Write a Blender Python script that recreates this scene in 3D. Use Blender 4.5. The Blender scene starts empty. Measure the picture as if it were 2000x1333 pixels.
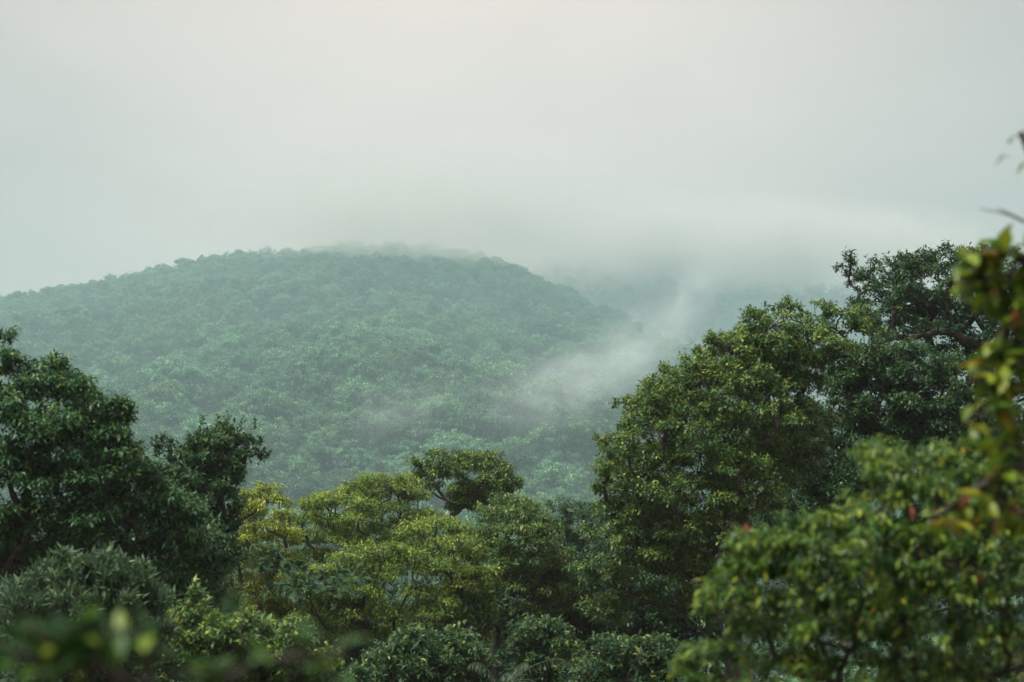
import bpy, math
import numpy as np
from mathutils import Matrix, Vector

# ---------------------------------------------------------------- camera, sky, sun, exposure
scn = bpy.context.scene
col = scn.collection
R = math.radians
FPX, CZ, HORIZON = 4722.0, 26.0, 950.0           # focal length in photo pixels, eye height, horizon row
PITCH = math.atan((HORIZON - 666.5) / FPX)
cam_d = bpy.data.cameras.new('camera')
cam_d.lens, cam_d.sensor_width = 85.0, 36.0
cam_d.clip_start, cam_d.clip_end = 0.1, 20000
cam_d.dof.use_dof = True
cam_d.dof.focus_distance, cam_d.dof.aperture_fstop = 110.0, 2.8
cam = bpy.data.objects.new('camera', cam_d)
cam.location = (0, 0, CZ)
cam.rotation_euler = (math.pi / 2 + PITCH, 0, 0)
col.objects.link(cam)
scn.camera = cam

SUN_EL, SUN_AZ = 62.0, -115.0                      # degrees above the horizon, degrees right of straight ahead
world = bpy.data.worlds.new('World')
scn.world = world
world.use_nodes = True
nt = world.node_tree
nt.nodes.clear()
N = nt.nodes.new
sky = N('ShaderNodeTexSky'); sky.sky_type = 'NISHITA'; sky.sun_disc = False
sky.sun_elevation, sky.sun_rotation = R(SUN_EL), R(SUN_AZ)
sky.air_density, sky.dust_density = 1.0, 4.0
bg_clear = N('ShaderNodeBackground'); bg_clear.inputs['Strength'].default_value = 0.05
nt.links.new(sky.outputs[0], bg_clear.inputs['Color'])
tc = N('ShaderNodeTexCoord')
dotn = N('ShaderNodeVectorMath'); dotn.operation = 'DOT_PRODUCT'
g = Vector((math.sin(R(-1.2)) * math.cos(R(9)), math.cos(R(-1.2)) * math.cos(R(9)), math.sin(R(9))))
dotn.inputs[1].default_value = g                  # centre of the brighter part of the overcast
nt.links.new(tc.outputs['Generated'], dotn.inputs[0])
acos = N('ShaderNodeMath'); acos.operation = 'ARCCOSINE'
nt.links.new(dotn.outputs['Value'], acos.inputs[0])
cn = N('ShaderNodeTexNoise'); cn.inputs['Scale'].default_value = 5.0; cn.inputs['Detail'].default_value = 3.0
cmap = N('ShaderNodeMapping'); cmap.inputs['Scale'].default_value = (1, 1, 2.2)
nt.links.new(tc.outputs['Generated'], cmap.inputs[0]); nt.links.new(cmap.outputs[0], cn.inputs[0])
wob = N('ShaderNodeMath'); wob.operation = 'MULTIPLY_ADD'; wob.inputs[1].default_value = 0.10; wob.inputs[2].default_value = -0.05
nt.links.new(cn.outputs['Fac'], wob.inputs[0])
addn = N('ShaderNodeMath'); addn.operation = 'ADD'
nt.links.new(acos.outputs[0], addn.inputs[0]); nt.links.new(wob.outputs[0], addn.inputs[1])
glow = N('ShaderNodeMapRange'); glow.interpolation_type = 'SMOOTHERSTEP'
glow.inputs['From Min'].default_value, glow.inputs['From Max'].default_value = 0.30, 0.02
nt.links.new(addn.outputs[0], glow.inputs['Value'])
cmix = N('ShaderNodeMix'); cmix.data_type = 'RGBA'
cmix.inputs['A'].default_value = (0.150, 0.144, 0.137, 1)
cmix.inputs['B'].default_value = (0.262, 0.224, 0.203, 1)
nt.links.new(glow.outputs[0], cmix.inputs['Factor'])
# standard overcast sky: the zenith about three times as bright as the horizon
sep = N('ShaderNodeSeparateXYZ'); nt.links.new(tc.outputs['Generated'], sep.inputs[0])
cie = N('ShaderNodeMath'); cie.operation = 'MULTIPLY_ADD'; cie.use_clamp = False
cie.inputs[1].default_value, cie.inputs[2].default_value = 2.0, 1.0
pos = N('ShaderNodeMath'); pos.operation = 'MAXIMUM'; pos.inputs[1].default_value = 0.0
nt.links.new(sep.outputs['Z'], pos.inputs[0]); nt.links.new(pos.outputs[0], cie.inputs[0])
bg_cloud = N('ShaderNodeBackground')
cn2 = N('ShaderNodeTexNoise'); cn2.inputs['Scale'].default_value = 9.0; cn2.inputs['Detail'].default_value = 5.0; cn2.inputs['Distortion'].default_value = 0.8
cmap2 = N('ShaderNodeMapping'); cmap2.inputs['Scale'].default_value = (1, 1, 1.9); cmap2.inputs['Rotation'].default_value = (0, R(12), 0)
nt.links.new(tc.outputs['Generated'], cmap2.inputs[0]); nt.links.new(cmap2.outputs[0], cn2.inputs[0])
cv = N('ShaderNodeMapRange'); cv.inputs['From Min'].default_value, cv.inputs['From Max'].default_value = 0.3, 0.7
cv.inputs['To Min'].default_value, cv.inputs['To Max'].default_value = 0.955, 1.045
nt.links.new(cn2.outputs['Fac'], cv.inputs['Value'])
layer = N('ShaderNodeMath'); layer.operation = 'MULTIPLY'
nt.links.new(cie.outputs[0], layer.inputs[0]); nt.links.new(cv.outputs[0], layer.inputs[1])
nt.links.new(layer.outputs[0], bg_cloud.inputs['Strength'])
nt.links.new(cmix.outputs['Result'], bg_cloud.inputs['Color'])
wmix = N('ShaderNodeMixShader'); wmix.inputs[0].default_value = 0.9
nt.links.new(bg_clear.outputs[0], wmix.inputs[1]); nt.links.new(bg_cloud.outputs[0], wmix.inputs[2])
wout = N('ShaderNodeOutputWorld'); nt.links.new(wmix.outputs[0], wout.inputs[0])

sun_d = bpy.data.lights.new('sun', 'SUN')
sun_d.energy, sun_d.angle, sun_d.color = 2.0, R(10), (1.0, 0.96, 0.86)
sun = bpy.data.objects.new('sun', sun_d)
sv = Vector((math.sin(R(SUN_AZ)) * math.cos(R(SUN_EL)), math.cos(R(SUN_AZ)) * math.cos(R(SUN_EL)), math.sin(R(SUN_EL))))
sun.rotation_euler = sv.to_track_quat('Z', 'Y').to_euler()
sun.location = (0, 0, 300)
col.objects.link(sun)

vs = scn.view_settings
vs.view_transform, vs.look, vs.exposure, vs.gamma = 'Standard', 'None', 1.42, 1.0
vs.use_curve_mapping = False
cy = scn.cycles
cy.use_denoising = True
try:
    cy.denoiser = 'OPENIMAGEDENOISE'; cy.denoising_input_passes = 'RGB_ALBEDO_NORMAL'
except Exception:
    pass
cy.max_bounces, cy.diffuse_bounces, cy.glossy_bounces, cy.transmission_bounces = 5, 2, 1, 3
cy.volume_bounces, cy.transparent_max_bounces = 2, 4
cy.volume_step_rate = 0.6
cy.use_adaptive_sampling = True
cy.adaptive_threshold = 0.02

# ---------------------------------------------------------------- helpers
ca, sa = math.cos(PITCH), math.sin(PITCH)
def at(px, py, Y):
    """the point Y metres ahead that the photograph shows at (px, py); works on arrays"""
    px, py, Y = np.broadcast_arrays(np.asarray(px, float), np.asarray(py, float), np.asarray(Y, float))
    u, v = (px - 1000) / FPX, (666.5 - py) / FPX
    s = Y / (ca - v * sa)
    return np.stack([u * s, Y, CZ + s * (sa + v * ca)], -1)
def unit(a):
    return a / np.maximum(np.linalg.norm(a, axis=-1, keepdims=True), 1e-9)
def sstep(a, b, x):
    t = np.clip((x - a) / (b - a), 0, 1)
    return t * t * (3 - 2 * t)
def mesh_from(name, V, F, mats, attr=None, matidx=None, smooth=False):
    """V (n,3); F (m,k) faces of equal size; attr: one float for each face"""
    V = np.ascontiguousarray(V, np.float32); F = np.ascontiguousarray(F, np.int32)
    me = bpy.data.meshes.new(name)
    k = F.shape[1]
    me.vertices.add(len(V)); me.vertices.foreach_set('co', V.ravel())
    me.loops.add(F.size); me.loops.foreach_set('vertex_index', F.ravel())
    me.polygons.add(len(F)); me.polygons.foreach_set('loop_start', np.arange(0, F.size, k, dtype=np.int32))
    if smooth:
        me.polygons.foreach_set('use_smooth', np.ones(len(F), bool))
    for m in mats:
        me.materials.append(m)
    if matidx is not None:
        me.polygons.foreach_set('material_index', np.asarray(matidx, np.int32))
    if attr is not None:
        at_ = me.attributes.new('tint', 'FLOAT', 'FACE')
        at_.data.foreach_set('value', np.asarray(attr, np.float32))
    me.update(calc_edges=True)
    return me
def obj(name, me, parent=None, kind=None):
    o = bpy.data.objects.new(name, me)
    col.objects.link(o)
    if parent is not None:
        o.parent = parent
    if kind:
        o['kind'] = kind
    return o
def thing(name, label, cat, loc, group=None):
    o = bpy.data.objects.new(name, None)
    o.empty_display_size = 0.3
    o.location = loc
    col.objects.link(o)
    o['label'], o['category'] = label, cat
    if group:
        o['group'] = group
    return o

# ---------------------------------------------------------------- materials
def leaf_material(name, stops, rough=0.42, trans=0.22, spec=0.38, vary=0.0):
    rough += .08
    m = bpy.data.materials.new(name); m.use_nodes = True
    t = m.node_tree; t.nodes.clear(); n = t.nodes.new; L = t.links.new
    a = n('ShaderNodeAttribute'); a.attribute_name = 'tint'
    r = n('ShaderNodeValToRGB'); e = r.color_ramp.elements
    e[0].position, e[0].color = stops[0][0], (*stops[0][1], 1)
    e[1].position, e[1].color = stops[-1][0], (*stops[-1][1], 1)
    for p, c in stops[1:-1]:
        k = e.new(p); k.color = (*c, 1)
    L(a.outputs['Fac'], r.inputs['Fac'])
    colour = r.outputs['Color']
    if vary:
        oi = n('ShaderNodeObjectInfo')
        h = n('ShaderNodeHueSaturation')
        mr = n('ShaderNodeMapRange'); mr.inputs['To Min'].default_value = 1 - vary; mr.inputs['To Max'].default_value = 1 + vary
        L(oi.outputs['Random'], mr.inputs['Value']); L(mr.outputs[0], h.inputs['Value'])
        wn = n('ShaderNodeTexWhiteNoise'); wn.noise_dimensions = '1D'
        L(oi.outputs['Random'], wn.inputs['W'])
        mh = n('ShaderNodeMapRange'); mh.inputs['To Min'].default_value = 0.465; mh.inputs['To Max'].default_value = 0.525
        L(wn.outputs['Value'], mh.inputs['Value']); L(mh.outputs[0], h.inputs['Hue'])
        L(colour, h.inputs['Color']); colour = h.outputs['Color']
    nz = n('ShaderNodeTexNoise'); nz.inputs['Scale'].default_value = 9.0
    geo = n('ShaderNodeNewGeometry'); L(geo.outputs['Position'], nz.inputs['Vector'])
    mv = n('ShaderNodeMapRange'); mv.inputs['To Min'].default_value = 1.2; mv.inputs['To Max'].default_value = 2.0
    L(nz.outputs['Fac'], mv.inputs['Value'])
    h2 = n('ShaderNodeHueSaturation'); h2.inputs['Saturation'].default_value = 1.1; L(mv.outputs[0], h2.inputs['Value']); L(colour, h2.inputs['Color']); colour = h2.outputs['Color']
    p = n('ShaderNodeBsdfPrincipled'); p.inputs['Roughness'].default_value = rough
    p.inputs['Specular IOR Level'].default_value = spec
    L(colour, p.inputs['Base Color'])
    tr = n('ShaderNodeBsdfTranslucent'); L(colour, tr.inputs['Color'])
    mx = n('ShaderNodeMixShader'); mx.inputs[0].default_value = trans + 0.08
    L(p.outputs[0], mx.inputs[1]); L(tr.outputs[0], mx.inputs[2])
    o = n('ShaderNodeOutputMaterial'); L(mx.outputs[0], o.inputs['Surface'])
    return m
def bark_material(name, c0, c1, scale=6.0):
    m = bpy.data.materials.new(name); m.use_nodes = True
    t = m.node_tree; n = t.nodes.new; L = t.links.new
    p = t.nodes['Principled BSDF']; p.inputs['Roughness'].default_value = 0.85
    tcn = n('ShaderNodeTexCoord'); mp = n('ShaderNodeMapping'); mp.inputs['Scale'].default_value = (scale, scale, scale * 0.35)
    nz = n('ShaderNodeTexNoise'); nz.inputs['Scale'].default_value = 3; nz.inputs['Detail'].default_value = 8
    L(tcn.outputs['Object'], mp.inputs[0]); L(mp.outputs[0], nz.inputs[0])
    r = n('ShaderNodeValToRGB'); r.color_ramp.elements[0].position, r.color_ramp.elements[1].position = 0.35, 0.68
    r.color_ramp.elements[0].color, r.color_ramp.elements[1].color = (*c0, 1), (*c1, 1)
    L(nz.outputs['Fac'], r.inputs[0]); L(r.outputs[0], p.inputs['Base Color'])
    b = n('ShaderNodeBump'); b.inputs['Strength'].default_value = 0.6; b.inputs['Distance'].default_value = 0.03
    L(nz.outputs['Fac'], b.inputs['Height']); L(b.outputs[0], p.inputs['Normal'])
    return m
M = {}
M['bark'] = bark_material('dark_bark', (0.018, 0.016, 0.013), (0.06, 0.052, 0.042))
M['bark_pale'] = bark_material('pale_bark', (0.07, 0.065, 0.055), (0.19, 0.175, 0.15))
RED, ORANGE = (0.22, 0.075, 0.045), (0.28, 0.15, 0.035)
M['dark'] = leaf_material('dark_glossy_leaf', [(0, (0.018, 0.047, 0.023)), (0.4, (0.036, 0.086, 0.036)), (0.72, (0.111, 0.169, 0.052)), (0.95, (0.221, 0.234, 0.065)), (1, ORANGE)], rough=0.36)
M['deep'] = leaf_material('deep_green_leaf', [(0, (0.015, 0.040, 0.020)), (0.4, (0.033, 0.073, 0.031)), (0.8, (0.106, 0.150, 0.048)), (1, (0.225, 0.225, 0.069))], rough=0.4)
M['yellow'] = leaf_material('yellow_green_leaf', [(0, (0.05, 0.085, 0.022)), (0.4, (0.15, 0.19, 0.038)), (0.72, (0.345, 0.37, 0.08)), (1, (0.45, 0.45, 0.13))], rough=0.45, trans=0.3)
M['olive'] = leaf_material('olive_green_leaf', [(0, (0.032, 0.066, 0.022)), (0.4, (0.10, 0.155, 0.034)), (0.72, (0.275, 0.315, 0.075)), (1, (0.41, 0.42, 0.12))], rough=0.45, trans=0.28)
M['mid'] = leaf_material('mid_green_leaf', [(0, (0.026, 0.060, 0.026)), (0.4, (0.058, 0.107, 0.034)), (0.72, (0.202, 0.240, 0.058)), (0.95, (0.338, 0.338, 0.091)), (1, ORANGE)], rough=0.42, trans=0.25)
M['grey'] = leaf_material('grey_green_leaf', [(0, (0.030, 0.057, 0.032)), (0.5, (0.052, 0.090, 0.044)), (0.85, (0.098, 0.132, 0.052)), (1, (0.230, 0.218, 0.069))], rough=0.5)
M['fore'] = leaf_material('fresh_leaf', [(0, (0.014, 0.042, 0.016)), (0.4, (0.042, 0.088, 0.022)), (0.72, (0.15, 0.195, 0.038)), (0.96, (0.27, 0.28, 0.065)), (1, ORANGE)], rough=0.34, trans=0.3)
M['bronze'] = leaf_material('bronze_leaf', [(0, (0.03, 0.065, 0.016)), (0.5, (0.075, 0.125, 0.022)), (0.82, (0.17, 0.20, 0.034)), (0.95, (0.25, 0.17, 0.035)), (1, RED)], rough=0.35, trans=0.3)
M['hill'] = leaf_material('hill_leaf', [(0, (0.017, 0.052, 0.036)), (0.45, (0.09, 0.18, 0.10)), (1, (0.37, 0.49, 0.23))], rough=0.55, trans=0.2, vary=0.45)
M['red'] = leaf_material('red_leaf', [(0, (0.22, 0.09, 0.06)), (1, (0.22, 0.09, 0.06))], rough=0.35, trans=0.35)
M['palm'] = leaf_material('palm_leaf', [(0, (0.018, 0.036, 0.02)), (1, (0.04, 0.065, 0.032))], rough=0.5)
def ground_material():
    m = bpy.data.materials.new('forest_floor'); m.use_nodes = True
    t = m.node_tree; n = t.nodes.new; L = t.links.new
    p = t.nodes['Principled BSDF']; p.inputs['Roughness'].default_value = 0.95
    geo = n('ShaderNodeNewGeometry')
    nz = n('ShaderNodeTexNoise'); nz.inputs['Scale'].default_value = 0.15; nz.inputs['Detail'].default_value = 10
    L(geo.outputs['Position'], nz.inputs['Vector'])
    r = n('ShaderNodeValToRGB')
    e = r.color_ramp.elements
    e[0].position, e[0].color = 0.35, (0.03, 0.035, 0.015, 1)
    e[1].position, e[1].color = 0.7, (0.06, 0.075, 0.03, 1)
    k = e.new(0.55); k.color = (0.07, 0.05, 0.03, 1)
    L(nz.outputs['Fac'], r.inputs[0]); L(r.outputs[0], p.inputs['Base Color'])
    return m
M['ground'] = ground_material()

# ---------------------------------------------------------------- terrain: camera slope, valley, wooded hill, far ridge
RIDGE_Y, FAR_Y = 1000.0, 1650.0
TREE_H = 4.5
rp = np.array([(-700, 740), (-400, 680), (-150, 625), (0, 597), (100, 580), (200, 560), (300, 540), (400, 520), (500, 505), (600, 490), (680, 478), (760, 483), (850, 492), (940, 505), (1000, 525), (1060, 551), (1110, 580), (1200, 622), (1300, 672), (1400, 725), (1600, 815), (1900, 890), (2400, 940), (3000, 960)], float)
ridge_x = at(rp[:, 0], rp[:, 1], RIDGE_Y)[:, 0]; ridge_z = at(rp[:, 0], rp[:, 1], RIDGE_Y)[:, 2] - TREE_H
fp = np.array([(-2000, 700), (0, 600), (700, 540), (1000, 520), (1250, 515), (1450, 540), (1700, 585), (2100, 640), (3500, 800)], float)
far_x = at(fp[:, 0], fp[:, 1], FAR_Y)[:, 0]; far_z = at(fp[:, 0], fp[:, 1], FAR_Y)[:, 2] - TREE_H
def vnoise(x, y, s, seed=0):
    return (np.sin(x / s + seed * 1.7) * np.cos(y / s * 1.13 + seed) + 0.5 * np.sin(x / s * 2.3 + y / s * 1.9 + seed * 2.1)) / 1.5
def ground(x, y):
    x = np.asarray(x, float); y = np.asarray(y, float)
    near = 24.2 * (1 - sstep(-16, 58, y))
    valley = 1.5 * vnoise(x, y, 35)
    zr = np.interp(x, ridge_x, ridge_z)
    t = np.clip((y - 390) / (RIDGE_Y - 390), 0, 1)
    back = 1 - sstep(RIDGE_Y, RIDGE_Y + 420, y)
    main = np.where(y < RIDGE_Y, zr * (0.82 * t ** 1.05 + 0.18 * sstep(0, 1, t)), zr * back)
    main = main + 4 * vnoise(x, y, 42, 3) * sstep(0, .15, t) * (1 - sstep(.7, 1, t)) * back
    # nearer spur with the large crowns
    sx = at(690, 700, 590)[0]
    spur = 13 * np.exp(-((x - sx + (y - 590) * 0.12) / 30) ** 2 - ((y - 590) / 75) ** 2)
    sx2 = at(1020, 700, 560)[0]
    spur = spur + 7 * np.exp(-((x - sx2) / 28) ** 2 - ((y - 560) / 70) ** 2)
    fz = np.interp(x, far_x, far_z)
    t2 = sstep(1150, FAR_Y, y)
    far = fz * t2 * (1 - 0.9 * sstep(FAR_Y, FAR_Y + 900, y))
    return near + (valley + np.maximum(main, 0) + spur) * sstep(50, 110, y) + far
def axis(parts):
    return np.unique(np.concatenate([np.arange(a, b, s) for a, b, s in parts]))
gx = axis([(-9000, -1500, 500), (-1500, -420, 60), (-420, 420, 9), (420, 1500, 60), (1500, 9001, 500)])
gy = axis([(-3000, -60, 300), (-60, 140, 6), (140, 1450, 9), (1450, 3100, 40), (3100, 12001, 600)])
GX, GY = np.meshgrid(gx, gy)
GV = np.stack([GX, GY, ground(GX, GY)], -1).reshape(-1, 3)
nx, ny = len(gx), len(gy)
i0 = (np.arange(ny - 1)[:, None] * nx + np.arange(nx - 1)[None]).ravel()
o = obj('ground', mesh_from('ground', GV, np.stack([i0, i0 + 1, i0 + nx + 1, i0 + nx], 1), [M['ground']], smooth=True), kind='structure')
o['label'], o['category'] = 'dark wooded ground rising into the misty hill', 'ground'

# ---------------------------------------------------------------- leaves
UP = np.array([0, 0, 1.0])
def leaf_params(rng, T, A, k, L, spread, droop, young_lit=0.3, redp=0.0, expo=None):
    """k leaves round each shoot tip T with axis A -> base, direction, tip direction, side, length, tint"""
    n = len(T)
    T = np.repeat(T, k, 0); Ar = np.repeat(A, k, 0)
    ref = np.where(np.abs(Ar[:, 2:3]) < 0.9, UP, np.array([1.0, 0, 0]))
    e1 = unit(np.cross(Ar, ref)); e2 = np.cross(Ar, e1)
    i = np.tile(np.arange(k), n)
    phi = i * 2.399 + np.repeat(rng.uniform(0, 6.28, n), k) + rng.normal(0, .25, n * k)
    th = spread * rng.uniform(0.25, 1.35, n * k)
    d = np.cos(th)[:, None] * Ar + np.sin(th)[:, None] * (np.cos(phi)[:, None] * e1 + np.sin(phi)[:, None] * e2)
    d = unit(d + np.array([0, 0, -1.0]) * droop * 0.35)
    d2 = unit(d + np.array([0, 0, -1.0]) * (droop * rng.uniform(.3, 1.3, n * k))[:, None])
    ln = L * rng.uniform(.5, 1.25, n * k)
    base = T - Ar * (rng.uniform(0, 1, n * k) * L * 1.3)[:, None] + rng.normal(0, .12, (n * k, 3)) * L
    s = unit(np.cross(d, UP + rng.normal(0, .33, (n * k, 3))))
    pr = young_lit if expo is None else np.clip(young_lit * 2.6 * np.clip(expo, 0, 1) ** 1.6, 0, 1)  # upper shoots tinted brighter: young leaves, and top light painted into the colour
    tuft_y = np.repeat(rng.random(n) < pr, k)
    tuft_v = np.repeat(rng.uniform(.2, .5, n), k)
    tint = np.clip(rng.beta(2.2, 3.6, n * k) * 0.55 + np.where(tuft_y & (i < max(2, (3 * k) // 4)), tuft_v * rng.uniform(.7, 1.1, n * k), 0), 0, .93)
    if redp:
        tint = np.where(rng.random(n * k) < redp, rng.uniform(.96, 1, n * k), tint)
    return base, d, d2, s, ln, tint
def leaf_mesh_arrays(P, wr, fine=True):
    base, d, d2, s, ln, tint = P
    n = len(ln); l = ln[:, None]; w = l * wr
    nrm = np.cross(s, d)
    m = base + d * l * 0.5
    p0 = base + d * l * 0.04
    tip = m + d2 * l * 0.5
    if fine:
        V = np.stack([p0, m + s * w * .5 + nrm * w * .16, m, m - s * w * .5 + nrm * w * .16, tip], 1).reshape(-1, 3)
        q = np.arange(n)[:, None] * 5
        F = np.concatenate([q + [0, 2, 1], q + [0, 3, 2], q + [1, 2, 4], q + [2, 3, 4]], 1).reshape(-1, 3)
        return V, F, np.repeat(tint, 4)
    V = np.stack([p0, m + s * w * .5, m - s * w * .5, tip], 1).reshape(-1, 3)
    q = np.arange(n)[:, None] * 4
    F = np.concatenate([q + [0, 2, 1], q + [1, 2, 3]], 1).reshape(-1, 3)
    return V, F, np.repeat(tint, 2)
def dome_dirs(rng, n, low=-0.35):
    z = rng.uniform(low, 1, n); a = rng.uniform(0, 6.283, n); r = np.sqrt(1 - z * z)
    return np.stack([r * np.cos(a), r * np.sin(a), z], -1)
def clump_tufts(rng, c, rad, n_tufts, n_sub, low=-0.35):
    """shoot tips over the sub-clumps of one foliage pad"""
    D = dome_dirs(rng, n_sub, low)
    C = c + D * rad * rng.uniform(.5, 1.08, (n_sub, 1))
    sr = rad * rng.uniform(.24, .52, (n_sub, 1)) * np.array([1, 1, .75])
    T, A, X = [], [], []
    w = sr[:, 0] ** 2; w = w / w.sum()
    for k in range(n_sub):
        per = max(3, int(n_tufts * w[k]))
        E = dome_dirs(rng, per, -.2)
        T.append(C[k] + E * sr[k] * rng.uniform(.55, 1.15, (per, 1)))
        A.append(unit(E * [.65, .65, .5] + D[k] * .3 + UP * .6 + rng.normal(0, .2, (per, 3))))
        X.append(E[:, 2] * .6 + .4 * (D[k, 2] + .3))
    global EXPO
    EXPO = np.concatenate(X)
    return np.concatenate(T), np.concatenate(A), C

def spray_tufts(rng, c, rad, n_tufts, n_sub):
    """shoots along twigs that arch out of one foliage pad and droop"""
    global EXPO
    a = rng.uniform(0, 6.283, n_sub)
    D = unit(np.stack([np.cos(a) - .45, np.sin(a) * .9 - .35, rng.uniform(-.1, .5, n_sub)], -1))
    T, A, X = [], [], []
    per = max(4, int(n_tufts / n_sub))
    st = c + rng.normal(0, .22, (n_sub, 3)) * rad
    for k in range(n_sub):
        ln = rad[0] * rng.uniform(.9, 1.75)
        t = rng.random(per) ** .75
        arch = rng.uniform(.25, .5) * ln
        p = st[k] + D[k] * (ln * t)[:, None] + UP * (arch * (1.6 * t - 2.1 * t * t))[:, None]
        tg = unit(D[k] * ln + UP * (arch * (1.6 - 4.2 * t))[:, None])
        T.append(p + rng.normal(0, .07, (per, 3)) * rad[0])
        A.append(unit(tg + UP * .25 + rng.normal(0, .18, (per, 3))))
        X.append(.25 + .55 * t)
    EXPO = np.concatenate(X)
    return np.concatenate(T), np.concatenate(A), st + D * rad[0] * .8

# ---------------------------------------------------------------- wood
def tube(path, rad, sides=6):
    path = np.asarray(path, float); n = len(path)
    tg = unit(np.gradient(path, axis=0))
    ref = np.array([0.31, 0.92, 0.23])
    e1 = unit(np.cross(tg, ref)); e2 = np.cross(tg, e1)
    a = np.arange(sides) / sides * 2 * math.pi
    V = path[:, None] + np.asarray(rad)[:, None, None] * (np.cos(a)[None, :, None] * e1[:, None] + np.sin(a)[None, :, None] * e2[:, None])
    F = []
    for i in range(n - 1):
        for j in range(sides):
            F.append((i * sides + j, i * sides + (j + 1) % sides, (i + 1) * sides + (j + 1) % sides, (i + 1) * sides + j))
    return V.reshape(-1, 3), np.array(F)
def join(parts):
    V, F, k = [], [], 0
    for v, f in parts:
        V.append(v); F.append(f + k); k += len(v)
    return np.concatenate(V), np.concatenate(F)
def grow(rng, base, fork, targets, subs, tip=0.012, power=0.47, wiggle=0.09, trunk_min=0.0):
    """skeleton: trunk base->fork, a limb to every target and a twig to every sub-clump. Returns the trunk and a list of limbs as tube parts"""
    P = [np.asarray(base, float)]; par = [-1]
    H = np.linalg.norm(fork - base); nt_ = 7
    for i in range(1, nt_ + 1):
        t = i / nt_
        q = base + (fork - base) * t + np.array([1, 1, 0]) * rng.normal(0, .03, 3) * H * math.sin(math.pi * t)
        P.append(q); par.append(len(P) - 2)
    trunk_n = len(P)
    can = list(range(3, trunk_n))
    order = np.argsort(np.linalg.norm(targets - fork, axis=1))
    ends = []
    def connect(tg, cand, up_pen, steps):
        PC = np.array([P[c] for c in cand])
        dv = tg - PC
        dist = np.linalg.norm(dv, axis=1)
        cost = dist + up_pen * np.maximum(0, -dv[:, 2]) + 0.25 * dist * (dv[:, 2] < 0.25 * dist)
        c = cand[int(np.argmin(cost))]
        s = P[c]; L = np.linalg.norm(tg - s)
        pd = unit(s - P[par[c]]) if par[c] >= 0 else UP
        c1 = s + (pd * .5 + unit(tg - s) * .5) * L * .35
        c2 = tg - (unit(tg - s) * .6 + UP * .4) * L * .3
        last = c; made = []
        for i in range(1, steps + 1):
            t = i / steps
            q = (1 - t) ** 3 * s + 3 * (1 - t) ** 2 * t * c1 + 3 * (1 - t) * t * t * c2 + t ** 3 * tg
            if i < steps:
                q = q + rng.normal(0, wiggle, 3) * L * .5
            P.append(q); par.append(last); last = len(P) - 1; made.append(last)
        return made
    hubs = {}
    for ti in order:
        made = connect(targets[ti], can, 1.5, 4)
        can += made
        hubs[ti] = made[-2:]
    for ti, S in enumerate(subs):
        for sp in S:
            ends.append(connect(sp, hubs[ti], .3, 2)[-1])
    load = np.zeros(len(P))
    load[ends] += 1
    for i in range(len(P) - 1, 0, -1):
        load[par[i]] += load[i]
    r = tip * np.maximum(load, 1) ** power
    # chains
    kids = [[] for _ in P]
    for i in range(1, len(P)):
        kids[par[i]].append(i)
    trunk_path = list(range(trunk_n))
    tr = r[trunk_path].copy()
    tr = np.maximum(tr, trunk_min); tr[0] *= 1.45; tr[1] *= 1.12
    trunk = [tube([P[i] for i in trunk_path], tr, 9)]
    limbs = []
    def chains(start, first):
        out = []; stack = [(start, first)]
        while stack:
            a, b = stack.pop()
            path = [a, b]
            while True:
                ks = kids[path[-1]]
                if not ks:
                    break
                m = max(ks, key=lambda q: load[q])
                stack += [(path[-1], q) for q in ks if q != m]
                path.append(m)
            rr = r[path].copy(); rr[0] = min(rr[0], rr[1] * 1.25)
            out.append(tube([P[i] for i in path], rr, 7 if rr[1] > tip * 2.2 else 4))
        return out
    tset = set(trunk_path)
    for i in trunk_path:
        for k in kids[i]:
            if k not in tset:
                limbs.append((load[k], chains(i, k)))
    limbs.sort(key=lambda q: -q[0])
    return trunk, [l for _, l in limbs]

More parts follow.
